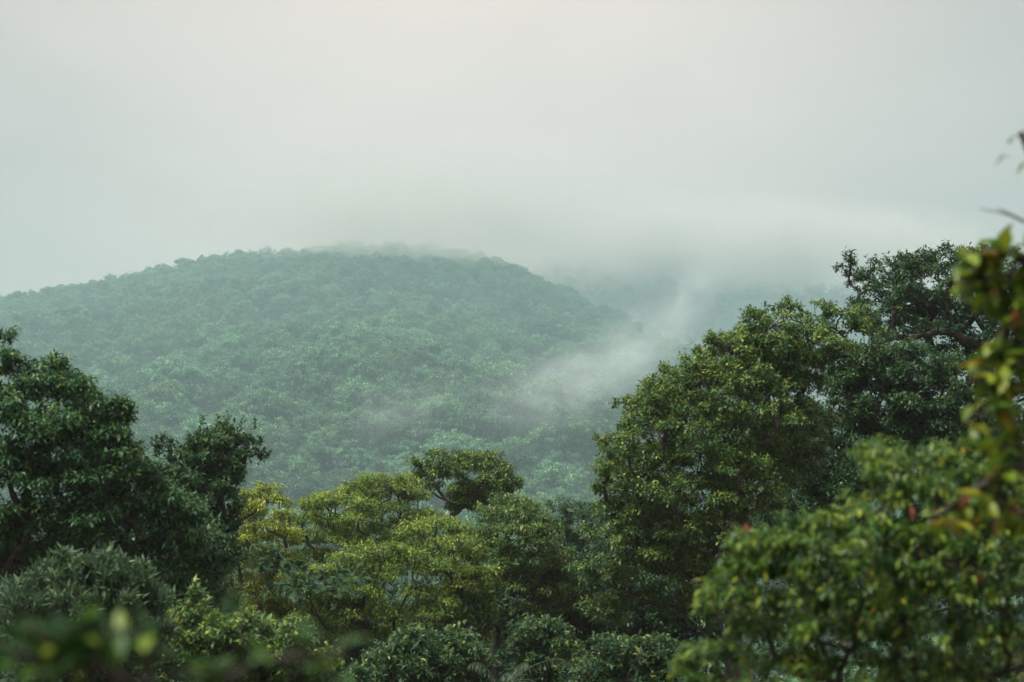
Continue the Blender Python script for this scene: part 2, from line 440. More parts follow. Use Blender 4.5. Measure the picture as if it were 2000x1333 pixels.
# ---------------------------------------------------------------- a tree from foliage pads
EXTRA = {}
S = 0.65                                            # the trees in front stand this much nearer than their table says
def make_tree(name, label, cat, Y, pads, leaf, mat, seed, D=None, base_px=None, fork_y=None, group=None, bark='bark',
              cover=4.2, back=0.75, k=7, n_sub=8, tip=0.012, trunk_min=0.0, low=-0.6, young_lit=0.3, redp=0.0, flat=1.25, fill=.85, max_limbs=40, sprigs=(), spray=1.12, fine=True, arch=False):
    """pads: (px, py, rx, ry[, depth]) foliage masses as the photograph shows them, Y metres away"""
    rng = np.random.default_rng(seed)
    Y, tip, trunk_min, leaf = Y * S, tip * S, trunk_min * S, (leaf[0] * S,) + tuple(leaf[1:])
    D = None if D is None else D * S
    mpp = Y / FPX
    pads = [tuple(p) for p in pads]
    arr = np.array([p[:4] for p in pads], float)
    cx, cyy = (arr[:, 0].min() + arr[:, 0].max()) / 2, (arr[:, 1].min() + arr[:, 1].max()) / 2
    RX = (arr[:, 0].max() - arr[:, 0].min()) / 2 + 25; RY = (arr[:, 1].max() - arr[:, 1].min()) / 2 + 25
    if D is None:
        D = RX * mpp * 0.85
    L, wr, spread, droop = leaf
    leaf_px = L * L * wr * .6 / mpp ** 2 * .5
    Ts, As, Cs, Ss, Xs = [], [], [], [], []
    for i_ in range(len(arr)):                        # foliage inside the crown, between neighbouring pads
        near_ = np.argsort(np.hypot(*(arr[:, :2] - arr[i_, :2]).T))[1:4]
        for j_ in near_:
            q_ = (arr[i_] + arr[j_]) / 2
            if rng.random() < fill * .62 and np.hypot(*(arr[j_, :2] - arr[i_, :2])) < 150 and math.hypot((q_[0] - cx) / RX, (q_[1] - cyy) / RY) < .85:
                pads.append((q_[0], q_[1], q_[2] * .95, q_[3] * .95, rng.uniform(-.45, .45) * D / S))
    for p in pads:
        px, py, rx, ry = p[:4]
        rho = min(1, math.hypot((px - cx) / RX, (py - cyy) / RY))
        dep = -D * math.sqrt(1 - rho ** 2) if len(p) < 5 else p[4] * S
        places = [dep + rng.normal(0, .06) * D]
        if len(p) < 5 and rng.random() < back and rho < .92:
            places.append(-dep * rng.uniform(.55, .95))
        for di, dd in enumerate(places):
            c = at(px, py, Y + dd) + (rng.normal(0, .1, 3) * rx * mpp if di else 0)
            rad = np.array([rx * mpp, rx * mpp * .95, ry * mpp * flat])
            nl = cover * math.pi * rx * ry / leaf_px
            nt_ = max(6, int(nl / k * (1 if di == 0 else .75)))
            ns = max(4, int(n_sub * (0.6 + .4 * rx / 45)))
            T, A, C = spray_tufts(rng, c, rad * spray, nt_, ns) if arch else clump_tufts(rng, c, rad * spray, nt_, ns, low)
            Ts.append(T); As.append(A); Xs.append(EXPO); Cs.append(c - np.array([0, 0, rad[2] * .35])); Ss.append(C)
    for (px, py, dd, h, nn) in sprigs:               # thin shoots that stand clear of the crown
        b = at(px, py, Y + dd)
        q = b + np.array([rng.normal(0, .15), rng.normal(0, .1), 1.0]) * h * mpp * np.linspace(.1, 1, nn)[:, None]
        Ts.append(q); As.append(unit(UP + rng.normal(0, .25, (nn, 3)))); Cs.append(b); Ss.append(q[-1:]); Xs.append(np.full(nn, .6))
    bx = base_px if base_px is not None else cx
    gxy = at(bx, cyy, Y)
    base = np.array([gxy[0], Y, float(ground(gxy[0], Y)) - .15])
    fy = fork_y if fork_y is not None else cyy + RY * .75
    fork = at(bx + rng.normal(0, 6), fy, Y)
    if fork[2] < base[2] + 1:
        fork[2] = base[2] + 1
    root = thing(name, label, cat, base, group)
    trunk, limbs = grow(rng, base, fork, np.array(Cs), Ss, tip=tip * .72, power=.46, trunk_min=trunk_min)
    v, f = join(trunk)
    obj('trunk', mesh_from('trunk', v - base, f, [M[bark]], smooth=True), root)
    for l in limbs[:max_limbs]:
        v, f = join(l)
        obj('limb', mesh_from('limb', v - base, f, [M[bark]], smooth=True), root)
    P = leaf_params(rng, np.concatenate(Ts), np.concatenate(As), k, L, spread, droop, young_lit, redp, np.concatenate(Xs))
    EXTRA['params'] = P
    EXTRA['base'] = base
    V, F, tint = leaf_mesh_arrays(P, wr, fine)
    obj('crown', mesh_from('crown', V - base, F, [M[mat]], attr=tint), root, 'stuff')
    return root, base

# ---------------------------------------------------------------- hillside forest
def hill_tree_meshes(seed, Rc, H, style):
    rng = np.random.default_rng(seed)
    npad = rng.integers(8, 13)
    Ts, As, Cs, Ss, Xs = [], [], [], [], []
    for i in range(npad):
        a = i * 2.4 + rng.uniform(-.4, .4); rr = Rc * math.sqrt((i + .3) / npad) * .78
        zc = H - Rc * (.34 + .95 * (rr / Rc) ** 2 * style) + rng.normal(0, .5)
        c = np.array([rr * math.cos(a), rr * math.sin(a), zc])
        rad = np.array([Rc * .36, Rc * .36, Rc * .25 * style]) * rng.uniform(.85, 1.2)
        T, A, C = clump_tufts(rng, c, rad, 84, 6, -.3)
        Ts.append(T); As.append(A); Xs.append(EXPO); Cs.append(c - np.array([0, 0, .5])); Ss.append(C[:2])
        if rng.random() < .6:                          # hanging foliage below
            T, A, C = clump_tufts(rng, c * [.85, .85, 1] - np.array([0, 0, rad[2] * 2.4]), rad * [.8, .8, 1.3], 40, 4, -.6)
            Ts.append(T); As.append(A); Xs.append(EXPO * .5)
    P = leaf_params(rng, np.concatenate(Ts), np.concatenate(As), 7, .45, 1.5, .2, .4, 0, np.concatenate(Xs))  # crown tops tinted lighter than sides, light put into the leaf colour
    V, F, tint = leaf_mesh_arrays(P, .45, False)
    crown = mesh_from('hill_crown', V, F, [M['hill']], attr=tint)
    trunk, limbs = grow(rng, np.array([0, 0, -1.0]), np.array([rng.normal(0, .4), rng.normal(0, .4), H * .5]), np.array(Cs), Ss, tip=.05, trunk_min=.16)
    v, f = join(trunk + [t for l in limbs for t in l])
    wood = mesh_from('hill_wood', v, f, [M['bark_pale']], smooth=True)
    # the two joined, for the wood beyond the single trees
    tri = np.concatenate([f[:, [0, 1, 2]], f[:, [0, 2, 3]]])
    both = mesh_from('hill_tree', np.concatenate([V, v]), np.concatenate([F, tri + len(V)]), [M['hill'], M['bark_pale']],
                     attr=np.concatenate([tint, np.zeros(len(tri))]), matidx=np.concatenate([np.zeros(len(F)), np.ones(len(tri))]))
    return crown, wood, both
hv = [(11, 5.2, 12, 1.0), (12, 4.4, 13, 1.2), (13, 6.0, 13, .75), (14, 3.8, 11, 1.3), (15, 5.0, 14, .9), (16, 4.6, 10, 1.0), (17, 6.4, 14.5, 1.1), (18, 3.4, 12.5, 1.5)]
hill_meshes = [hill_tree_meshes(*q) for q in hv]
rng = np.random.default_rng(5)
pts = []
def scatter(y0, y1, cell0, cell1, pad, xoff=0, x1=None):
    y = y0
    while y < y1:
        c = cell0 + (cell1 - cell0) * (y - y0) / (y1 - y0)
        half = 1150 / FPX * y + pad
        xs = np.arange(-half if not xoff else xoff, half if x1 is None else x1, c)
        for x in xs:
            pts.append((x + rng.uniform(-.45, .45) * c, y + rng.uniform(-.45, .45) * c))
        y += c
scatter(125, 400, 8.5, 7.0, 30)
scatter(400, 560, 7.0, 5.4, 30)
scatter(560, 1040, 4.7, 3.5, 30)
n_main = len(pts)
scatter(1330, 1720, 9, 9, 60)
pts = np.array(pts)
gz = ground(pts[:, 0], pts[:, 1])
nP = len(pts)
scl = (.34 + .48 * rng.random(nP) ** 2.0) * np.where((rng.random(nP) < .05) & (pts[:, 1] < 850), 1.35, 1.0) * (1 - .16 * sstep(600, 950, pts[:, 1])) * np.where(pts[:, 1] > 1300, 1.4, np.where(pts[:, 1] < 400, 1.3, 1.0))
sx_ = at(690, 700, 590)[0]
scl *= 1 + .22 * np.exp(-((pts[:, 0] - sx_) / 50) ** 2 - ((pts[:, 1] - 570) / 80) ** 2)
scl *= np.where(pts[:, 1] < 330, .8, 1.0 + .6 * sstep(760, 440, pts[:, 1]))
var = rng.integers(0, len(hv), nP)
rotz = rng.uniform(0, 6.283, nP)
Hs = np.array([q[2] for q in hv])[var] * scl
# where each crown stands in the photograph, to keep as single trees those that show largest
relz = gz + Hs * .8 - CZ
qpx = 1000 + pts[:, 0] / pts[:, 1] * FPX
qpy = HORIZON - relz / pts[:, 1] * FPX
show = (pts[:, 1] > 395) & (pts[:, 1] < 1400) & (qpx > 130) & (qpx < 1215) & (qpy < 985) & (qpy > 400)
show &= ~((qpx < 300) & (qpy > 760)) & ~((qpx < 470) & (qpy > 860)) & ~((qpx > 560) & (qpx < 1000) & (qpy > 915)) & (qpx > -0.0)
# a crown right behind another does not show: keep the ones whose top clears the nearer ones
idx = np.where(show)[0]; idx = idx[np.argsort(pts[idx, 1])]
horizon_top = np.full(2000, 1000.0); single = []
for i in idx:
    w = 4.6 * scl[i] / pts[i, 1] * FPX
    a, b = int(max(0, qpx[i] - w)), int(min(1999, qpx[i] + w))
    top = HORIZON - (gz[i] + Hs[i] - CZ) / pts[i, 1] * FPX
    if np.median(horizon_top[a:b + 1]) - top > 5 and len(single) < 300:
        single.append(i)
    seg = horizon_top[a + int(w * .4):b - int(w * .4) + 1]
    np.minimum(seg, top + 4, out=seg)
single_set = np.zeros(nP, bool); single_set[single] = True
LOOKS = ['rounded', 'domed', 'flat-topped', 'small tall', 'wide', 'low round', 'large spreading', 'narrow']
COLS = [(300, 'above the glossy dark tree'), (450, 'above the twiggy-topped tree'), (580, 'above the bright yellow tree'), (700, 'above the open-crowned tree'), (810, 'above the broad tree'),
        (930, 'above the round-topped tree'), (1040, 'above the fine-tiered tree'), (1160, 'above the blue-green treetop'), (3000, 'beside the tall domed tree')]
ROWS = [(560, 'on the summit'), (640, 'high uphill'), (700, 'uphill'), (750, 'midway'), (800, 'below midway'), (850, 'downhill'), (905, 'far downhill'), (3000, 'at the foot')]
cells = {}
for i in single:
    c_ = next(w for m_, w in COLS if qpx[i] < m_); r_ = next(w for m_, w in ROWS if qpy[i] < m_)
    cells.setdefault((LOOKS[var[i]], r_, c_), []).append(i)
ORD = ['leftmost', 'second from left', 'third from left', 'fourth from left', 'fifth from left', 'sixth from left', 'seventh from left', 'eighth from left']
labels_of = {}
for (lk, r_, c_), ii in cells.items():
    ii = sorted(ii, key=lambda q: qpx[q])
    for n_, i in enumerate(ii):
        o_ = '' if len(ii) == 1 else (('left one of two', 'right one of two')[n_] if len(ii) == 2 else 'rightmost' if n_ == len(ii) - 1 else ORD[min(n_, 7)])
        labels_of[i] = f'{lk} hill tree {r_} {c_}' + (', ' + o_ if o_ else '')
def hill_label(i):
    return labels_of[i]
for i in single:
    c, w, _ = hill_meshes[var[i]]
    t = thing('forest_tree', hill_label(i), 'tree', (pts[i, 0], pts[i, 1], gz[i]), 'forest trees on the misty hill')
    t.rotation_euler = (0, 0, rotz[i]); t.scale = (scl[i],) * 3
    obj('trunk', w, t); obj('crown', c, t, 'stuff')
# everything else on the hill: one mass
proto = bpy.data.collections.new('forest_kinds')
for k_, (_, _, both) in enumerate(hill_meshes):
    proto.objects.link(bpy.data.objects.new(f'forest_kind_{k_}', both))
rest = np.where(~single_set)[0]
pm = bpy.data.meshes.new('forest')
pm.vertices.add(len(rest))
pm.vertices.foreach_set('co', np.stack([pts[rest, 0], pts[rest, 1], gz[rest]], -1).astype(np.float32).ravel())
for nm, ty, dat in (('variant', 'INT', var[rest].astype(np.int32)), ('turn', 'FLOAT', rotz[rest].astype(np.float32)), ('size', 'FLOAT', scl[rest].astype(np.float32))):
    a_ = pm.attributes.new(nm, ty, 'POINT'); a_.data.foreach_set('value', dat)
forest = obj('forest', pm, kind='stuff')
forest['label'], forest['category'] = 'dense green forest covering the misty hillside', 'forest'
gn = bpy.data.node_groups.new('forest', 'GeometryNodeTree')
gn.interface.new_socket('Geometry', in_out='INPUT', socket_type='NodeSocketGeometry')
gn.interface.new_socket('Geometry', in_out='OUTPUT', socket_type='NodeSocketGeometry')
gi, go = gn.nodes.new('NodeGroupInput'), gn.nodes.new('NodeGroupOutput')
ip = gn.nodes.new('GeometryNodeInstanceOnPoints'); ci = gn.nodes.new('GeometryNodeCollectionInfo')
ci.inputs['Collection'].default_value = proto; ci.inputs['Separate Children'].default_value = True; ci.inputs['Reset Children'].default_value = True
def named(nm, ty):
    q = gn.nodes.new('GeometryNodeInputNamedAttribute'); q.data_type = ty; q.inputs['Name'].default_value = nm
    return [s for s in q.outputs if s.enabled][0]
cb = gn.nodes.new('ShaderNodeCombineXYZ'); er = gn.nodes.new('FunctionNodeEulerToRotation')
gn.links.new(named('turn', 'FLOAT'), cb.inputs['Z']); gn.links.new(cb.outputs[0], er.inputs[0])
gn.links.new(gi.outputs[0], ip.inputs['Points']); gn.links.new(ci.outputs[0], ip.inputs['Instance'])
ip.inputs['Pick Instance'].default_value = True
gn.links.new(named('variant', 'INT'), ip.inputs['Instance Index'])
gn.links.new(er.outputs[0], ip.inputs['Rotation']); gn.links.new(named('size', 'FLOAT'), ip.inputs['Scale'])
gn.links.new(ip.outputs[0], go.inputs[0])
forest.modifiers.new('forest', 'NODES').node_group = gn

# ---------------------------------------------------------------- the trees in front of the hill
G_MID = 'trees in front of the hill'
#            length, width ratio, spread, droop
BROAD = (.215, .31, 1.3, .7)
DROOP = (.225, .27, 1.3, .9)
SMALL = (.19, .38, 1.2, .5)
PINNA = (.26, .22, .85, .15)

make_tree('broadleaf_tree', 'large dark glossy broadleaf tree with layered boughs cut off by the left edge', 'tree', 60,
  [(10, 652, 20, 12), (-40, 700, 60, 40), (20, 706, 38, 22), (95, 727, 38, 24), (135, 738, 30, 20), (45, 760, 40, 26), (165, 775, 40, 26), (110, 768, 34, 20),
   (215, 790, 38, 20), (245, 808, 18, 16), (15, 800, 60, 40), (95, 820, 58, 34), (165, 832, 55, 36), (205, 850, 32, 26),
   (60, 870, 70, 42), (140, 880, 60, 38), (215, 885, 36, 26), (262, 872, 24, 10), (20, 930, 70, 48), (110, 940, 70, 42), (195, 935, 60, 36),
   (262, 925, 42, 28), (298, 962, 42, 28), (235, 985, 62, 36), (150, 1000, 66, 38), (330, 1000, 42, 30), (60, 1010, 66, 42), (380, 1000, 36, 20),
   (270, 1045, 60, 36), (340, 1060, 52, 36), (190, 1060, 60, 36), (20, 1080, 60, 44), (410, 1040, 42, 34), (300, 1110, 60, 40), (400, 1100, 52, 40), (220, 1120, 70, 40), (100, 1090, 70, 40, 2.5), (110, 1180, 90, 50, 2.5),
   (350, 1160, 60, 40), (420, 1160, 40, 36), (-110, 800, 90, 60), (-100, 930, 90, 70), (-110, 1060, 90, 70), (-240, 860, 100, 80), (-250, 1010, 100, 80)],
  BROAD, 'dark', 101, D=2.6, fill=.4, flat=1.02, spray=1.25, base_px=130, fork_y=1250, cover=4.6, k=8, young_lit=.32, redp=.004, trunk_min=.2, group=G_MID)
make_tree('broadleaf_tree', 'dark tree with bare twiggy shoots on top beside the glossy tree', 'tree', 76,
  [(398, 856, 26, 20), (438, 850, 32, 18), (478, 862, 30, 15), (505, 880, 16, 16), (428, 885, 42, 26), (372, 890, 24, 24), (316, 872, 16, 16), (330, 905, 32, 24),
   (398, 925, 46, 32), (350, 950, 46, 34), (438, 930, 28, 34), (425, 975, 40, 34), (372, 990, 50, 36), (310, 970, 34, 30), (440, 1010, 32, 30), (330, 1030, 46, 36), (400, 1050, 46, 36), (440, 1080, 34, 34), (380, 1110, 50, 36), (430, 1140, 36, 34)],
  SMALL, 'deep', 102, D=2.0, fine=False, base_px=390, fork_y=1130, cover=4.6, k=8, young_lit=.22, trunk_min=.14, group=G_MID, n_sub=9,
  sprigs=[(392, 838, 0, 26, 5), (425, 838, 0, 30, 6), (443, 832, 0, 24, 5), (470, 845, 0, 30, 5), (498, 832, 0, 16, 4), (320, 868, 0, 26, 6), (345, 885, 0, 26, 5)])
make_tree('broadleaf_tree', 'grey-green feathery-leaved tree low in front of the dark glossy tree', 'tree', 50,
  [(212, 1104, 26, 22), (160, 1118, 34, 24), (112, 1105, 22, 20), (238, 1130, 38, 26), (90, 1152, 46, 26), (190, 1150, 52, 30), (275, 1155, 34, 30), (50, 1180, 40, 24), (135, 1185, 56, 32), (230, 1190, 56, 32), (300, 1200, 36, 34),
   (60, 1230, 50, 36), (160, 1240, 60, 40), (260, 1250, 60, 40), (20, 1280, 50, 40), (110, 1300, 70, 44), (220, 1310, 70, 44), (310, 1270, 40, 40), (-30, 1230, 50, 50)],
  PINNA, 'grey', 103, D=1.3, base_px=170, fork_y=1340, cover=4.2, k=10, young_lit=.25, trunk_min=.09, group=G_MID)
make_tree('broadleaf_tree', 'bushy small-leaved green tree with one upright feathery shoot at the bottom edge', 'tree', 56,
  [(385, 1175, 16, 26), (388, 1205, 20, 22), (345, 1235, 42, 28), (410, 1225, 36, 26), (455, 1225, 40, 24), (505, 1240, 42, 26), (560, 1252, 46, 28), (380, 1270, 52, 34), (450, 1270, 52, 32), (525, 1285, 56, 34), (595, 1290, 44, 32),
   (330, 1305, 52, 36), (420, 1320, 60, 36), (500, 1330, 60, 36), (580, 1335, 60, 36), (640, 1320, 40, 32), (270, 1320, 50, 34)],
  SMALL, 'mid', 104, D=1.6, base_px=450, fork_y=1360, cover=4.4, k=8, young_lit=.35, trunk_min=.08, group=G_MID)
make_tree('broadleaf_tree', 'bright yellow-green tree with tiered foliage and dark limbs beside the dark trees', 'tree', 100,
  [(523, 952, 22, 8), (492, 966, 24, 10), (545, 975, 18, 8), (500, 992, 36, 15), (470, 1010, 36, 16), (548, 1008, 30, 14), (520, 1028, 42, 17), (478, 1050, 42, 17), (555, 1048, 38, 16), (515, 1078, 40, 14), (470, 1095, 40, 17), (560, 1090, 38, 17),
   (530, 1120, 42, 16), (475, 1138, 40, 17), (560, 1140, 38, 17), (505, 1165, 45, 18), (465, 1190, 40, 18), (555, 1185, 40, 18), (515, 1215, 46, 20), (470, 1240, 44, 22), (560, 1235, 44, 20)],
  DROOP, 'yellow', 105, D=2.0, fill=.35, flat=.95, base_px=512, fork_y=1200, cover=3.6, k=9, young_lit=.55, trunk_min=.16, group=G_MID, tip=.016, n_sub=9)
make_tree('broadleaf_tree', 'yellow-green open-crowned tree with forked dark limbs in the middle', 'tree', 108,
  [(742, 932, 40, 13), (790, 936, 34, 13), (702, 950, 28, 9), (770, 958, 42, 13), (812, 965, 26, 12), (655, 975, 50, 14), (610, 985, 34, 14), (725, 985, 44, 13), (790, 992, 40, 13), (590, 1010, 40, 15), (640, 1012, 46, 15), (700, 1015, 46, 14), (765, 1025, 44, 14),
   (820, 1010, 40, 14), (600, 1045, 42, 17), (660, 1050, 50, 16), (725, 1060, 50, 16), (790, 1060, 46, 16), (620, 1085, 46, 18), (690, 1095, 52, 18), (760, 1100, 50, 18)],
  DROOP, 'olive', 106, D=3.2, fill=.35, flat=.95, base_px=690, fork_y=1090, cover=3.5, k=9, young_lit=.5, trunk_min=.16, group=G_MID, tip=.017, n_sub=9)
make_tree('broadleaf_tree', 'broad yellow-green tree with wide-spreading limbs and drooping leaf tiers', 'tree', 92,
  [(860, 1020, 42, 16), (905, 1032, 36, 16), (820, 1040, 44, 16), (750, 1068, 50, 16), (690, 1085, 44, 16), (880, 1065, 52, 18), (930, 1080, 32, 18), (810, 1088, 54, 17), (740, 1112, 54, 18), (670, 1120, 44, 18), (870, 1112, 54, 18), (935, 1120, 36, 20), (620, 1118, 40, 18),
   (600, 1155, 40, 20), (650, 1160, 44, 20), (720, 1155, 50, 18), (800, 1150, 50, 16), (900, 1155, 48, 18), (950, 1170, 26, 18), (620, 1195, 44, 20), (690, 1195, 46, 20), (775, 1195, 48, 18), (850, 1190, 50, 20), (920, 1195, 46, 18), (660, 1235, 50, 22), (740, 1240, 50, 22), (830, 1235, 50, 20), (900, 1230, 44, 18)],
  DROOP, 'olive', 107, D=3.0, fill=.35, flat=.95, base_px=815, fork_y=1215, cover=3.4, k=9, young_lit=.48, trunk_min=.2, group=G_MID, tip=.017, n_sub=9)
make_tree('broadleaf_tree', 'dark round-topped tree on a thin leaning stem rising behind the yellow-green trees', 'tree', 118,
  [(822, 902, 22, 13), (865, 893, 34, 14), (925, 894, 42, 15), (965, 912, 34, 15), (895, 915, 44, 16), (850, 925, 30, 12), (990, 930, 24, 13), (940, 938, 46, 18), (975, 955, 30, 16), (915, 962, 38, 16), (1008, 944, 14, 9), (840, 950, 22, 8), (905, 985, 34, 13), (955, 985, 34, 15)],
  (.24, .32, 1.25, .75), 'mid', 108, D=2.2, fill=.3, flat=.95, base_px=885, fork_y=1005, cover=4.2, k=9, young_lit=.4, trunk_min=.12, group=G_MID, tip=.016, n_sub=9)
make_tree('broadleaf_tree', 'full green tree with fine horizontal tiers right of the broad yellow-green tree', 'tree', 96,
  [(985, 972, 30, 10), (1020, 978, 28, 11), (955, 995, 38, 13), (1005, 1000, 42, 13), (1052, 1005, 30, 13), (975, 1025, 46, 14), (1035, 1030, 46, 14), (1080, 1030, 28, 14), (945, 1045, 34, 14), (1000, 1055, 52, 15), (1065, 1060, 44, 15), (960, 1080, 46, 16), (1030, 1090, 50, 16), (1090, 1090, 34, 18),
   (990, 1115, 50, 17), (1060, 1120, 48, 18), (1110, 1130, 30, 20), (1020, 1150, 50, 18), (1085, 1160, 42, 20), (975, 1150, 40, 16), (1040, 1190, 50, 20), (1105, 1200, 40, 22), (985, 1195, 36, 16), (1020, 1225, 50, 22)],
  DROOP, 'mid', 109, D=2.6, fill=.35, flat=.95, base_px=965, fork_y=1150, cover=4.0, k=9, young_lit=.5, trunk_min=.17, group=G_MID, tip=.016, n_sub=9)
make_tree('broadleaf_tree', 'small dark blue-green tree top in the gap below the misty slope', 'tree', 138,
  [(1082, 988, 20, 8), (1118, 982, 32, 9), (1152, 994, 26, 10), (1100, 1008, 32, 12), (1142, 1016, 32, 13), (1075, 1020, 24, 12), (1110, 1035, 36, 14), (1150, 1045, 34, 14), (1170, 1010, 24, 12), (1095, 1062, 36, 16), (1145, 1075, 40, 18)],
  DROOP, 'deep', 110, D=2.0, fine=False, fill=.3, base_px=1120, fork_y=1070, cover=4.0, k=8, young_lit=.2, trunk_min=.12, group=G_MID, tip=.016)
make_tree('broadleaf_tree', 'tall dense tree with yellow-green domed top and hanging foliage right of the mist', 'tree', 80,
  [(1528, 595, 32, 15), (1475, 614, 22, 9), (1592, 608, 36, 16), (1645, 604, 40, 16), (1690, 618, 36, 18), (1510, 628, 42, 18), (1575, 640, 50, 20), (1645, 645, 46, 22), (1430, 668, 40, 14), (1390, 664, 16, 11), (1470, 660, 44, 18), (1540, 665, 46, 20), (1610, 685, 55, 28), (1690, 670, 46, 28),
   (1365, 712, 38, 16), (1425, 700, 44, 18), (1320, 735, 36, 17), (1385, 745, 46, 22), (1460, 725, 52, 24), (1272, 756, 26, 13), (1226, 784, 24, 9), (1285, 785, 40, 18), (1345, 790, 50, 24), (1420, 785, 54, 28), (1500, 760, 46, 30),
   (1240, 824, 34, 15), (1300, 835, 44, 20), (1370, 845, 54, 28), (1450, 845, 54, 34), (1520, 830, 46, 36), (1182, 858, 24, 11), (1225, 875, 38, 18), (1290, 890, 50, 24), (1365, 910, 54, 30), (1440, 920, 54, 34), (1195, 910, 34, 17), (1180, 945, 26, 18), (1245, 940, 46, 24), (1315, 965, 52, 28), (1395, 980, 54, 32), (1470, 980, 50, 34),
   (1195, 990, 42, 20), (1260, 1010, 52, 26), (1335, 1040, 54, 30), (1410, 1050, 50, 34), (1180, 1045, 44, 22), (1225, 1075, 52, 26), (1295, 1100, 54, 30), (1370, 1115, 54, 34), (1170, 1110, 46, 26), (1235, 1150, 52, 30), (1310, 1170, 54, 34), (1380, 1190, 50, 34), (1180, 1190, 46, 30),
   (1505, 695, 44, 22, -1.5), (1520, 880, 50, 44, .5), (1490, 900, 50, 40, -1.5), (1550, 910, 50, 44, 2), (1560, 700, 44, 26, 1.0), (1520, 720, 50, 30, 2), (1560, 760, 40, 50, 1.5), (1590, 850, 50, 60, 1.5), (1520, 930, 50, 50, 1.0)],
  (.195, .36, 1.25, .7), 'mid', 111, D=4.0, fine=False, base_px=1440, fork_y=1075, cover=4.2, back=1.0, fill=.8, flat=1.35, k=9, young_lit=.6, trunk_min=.3, group=G_MID, tip=.014, n_sub=9)
make_tree('broadleaf_tree', 'tall dark tree with thick bare limbs showing against the sky at the right', 'tree', 98,
  [(1662, 510, 26, 14), (1700, 525, 32, 16), (1742, 515, 26, 14), (1690, 555, 30, 17), (1745, 548, 40, 18), (1795, 505, 30, 15), (1832, 486, 24, 11), (1865, 500, 26, 12), (1800, 535, 42, 20), (1855, 540, 40, 20), (1905, 500, 26, 12), (1925, 492, 16, 9), (1910, 550, 36, 22), (1960, 560, 40, 26),
   (1720, 580, 34, 16), (1790, 575, 42, 18), (1850, 590, 38, 18), (1905, 605, 36, 20), (1960, 630, 42, 28), (1745, 612, 30, 14), (1700, 620, 26, 14), (1830, 640, 30, 13), (1880, 655, 26, 13), (1780, 655, 30, 14), (1990, 700, 40, 36), (2040, 600, 60, 50), (2050, 720, 60, 60), (1930, 720, 34, 22), (1960, 780, 40, 30), (1770, 520, 24, 12), (1885, 525, 30, 16), (1660, 545, 22, 14), (1760, 580, 36, 16), (1930, 590, 36, 22), (1890, 580, 30, 16), (1670, 590, 26, 13), (1985, 520, 36, 26), (1860, 625, 30, 14), (1925, 660, 34, 18), (1840, 690, 36, 16, 1), (1800, 618, 34, 16, .5), (1815, 590, 34, 14, -.8), (1900, 700, 36, 20, 1), (1720, 650, 34, 18, 1), (2130, 560, 60, 45), (2170, 670, 70, 50), (2130, 790, 70, 50), (2230, 610, 60, 45)],
  (.22, .36, 1.2, .6), 'deep', 112, D=3.0, base_px=1905, fork_y=735, cover=3.4, k=8, young_lit=.15, trunk_min=.36, group=G_MID, tip=.024, back=.5, fill=.55, flat=1.45, n_sub=8, redp=0.0)
make_tree('broadleaf_tree', 'dark shaded tree between the domed tree and the blurred red-leaved foliage', 'tree', 88,
  [(1720, 690, 46, 26), (1660, 715, 44, 28), (1775, 700, 40, 26), (1840, 715, 42, 24), (1700, 750, 52, 34), (1775, 755, 52, 34), (1850, 765, 48, 32), (1640, 775, 46, 36), (1710, 810, 54, 36), (1790, 815, 52, 36), (1870, 820, 50, 34), (1920, 790, 40, 30), (1650, 850, 50, 40), (1730, 870, 54, 40), (1810, 880, 54, 40), (1890, 880, 52, 40), (1600, 900, 44, 44), (1670, 930, 54, 44), (1750, 950, 54, 44), (1560, 980, 46, 44), (1630, 1000, 54, 44), (1500, 1040, 50, 44), (1560, 1060, 50, 44), (1960, 860, 50, 40), (1970, 940, 50, 40), (1860, 960, 60, 40), (1440, 1110, 50, 44), (1430, 1200, 50, 44), (2060, 870, 70, 54, 0), (2070, 980, 70, 54, 0), (2160, 920, 80, 60, 0), (1900, 1060, 70, 54, 0), (1990, 1070, 70, 54, 0), (2100, 1090, 80, 60, 0), (1700, 1070, 60, 54, 0), (1790, 1060, 70, 54, 0), (1640, 1130, 60, 54, 0), (1750, 1160, 70, 60, 0), (1860, 1160, 70, 60, 0), (1540, 1160, 60, 54, 0)],
  (.21, .36, 1.2, .6), 'deep', 113, D=2.6, fine=False, base_px=1830, fork_y=860, cover=4.4, k=8, young_lit=.2, trunk_min=.24, group=G_MID, tip=.018)

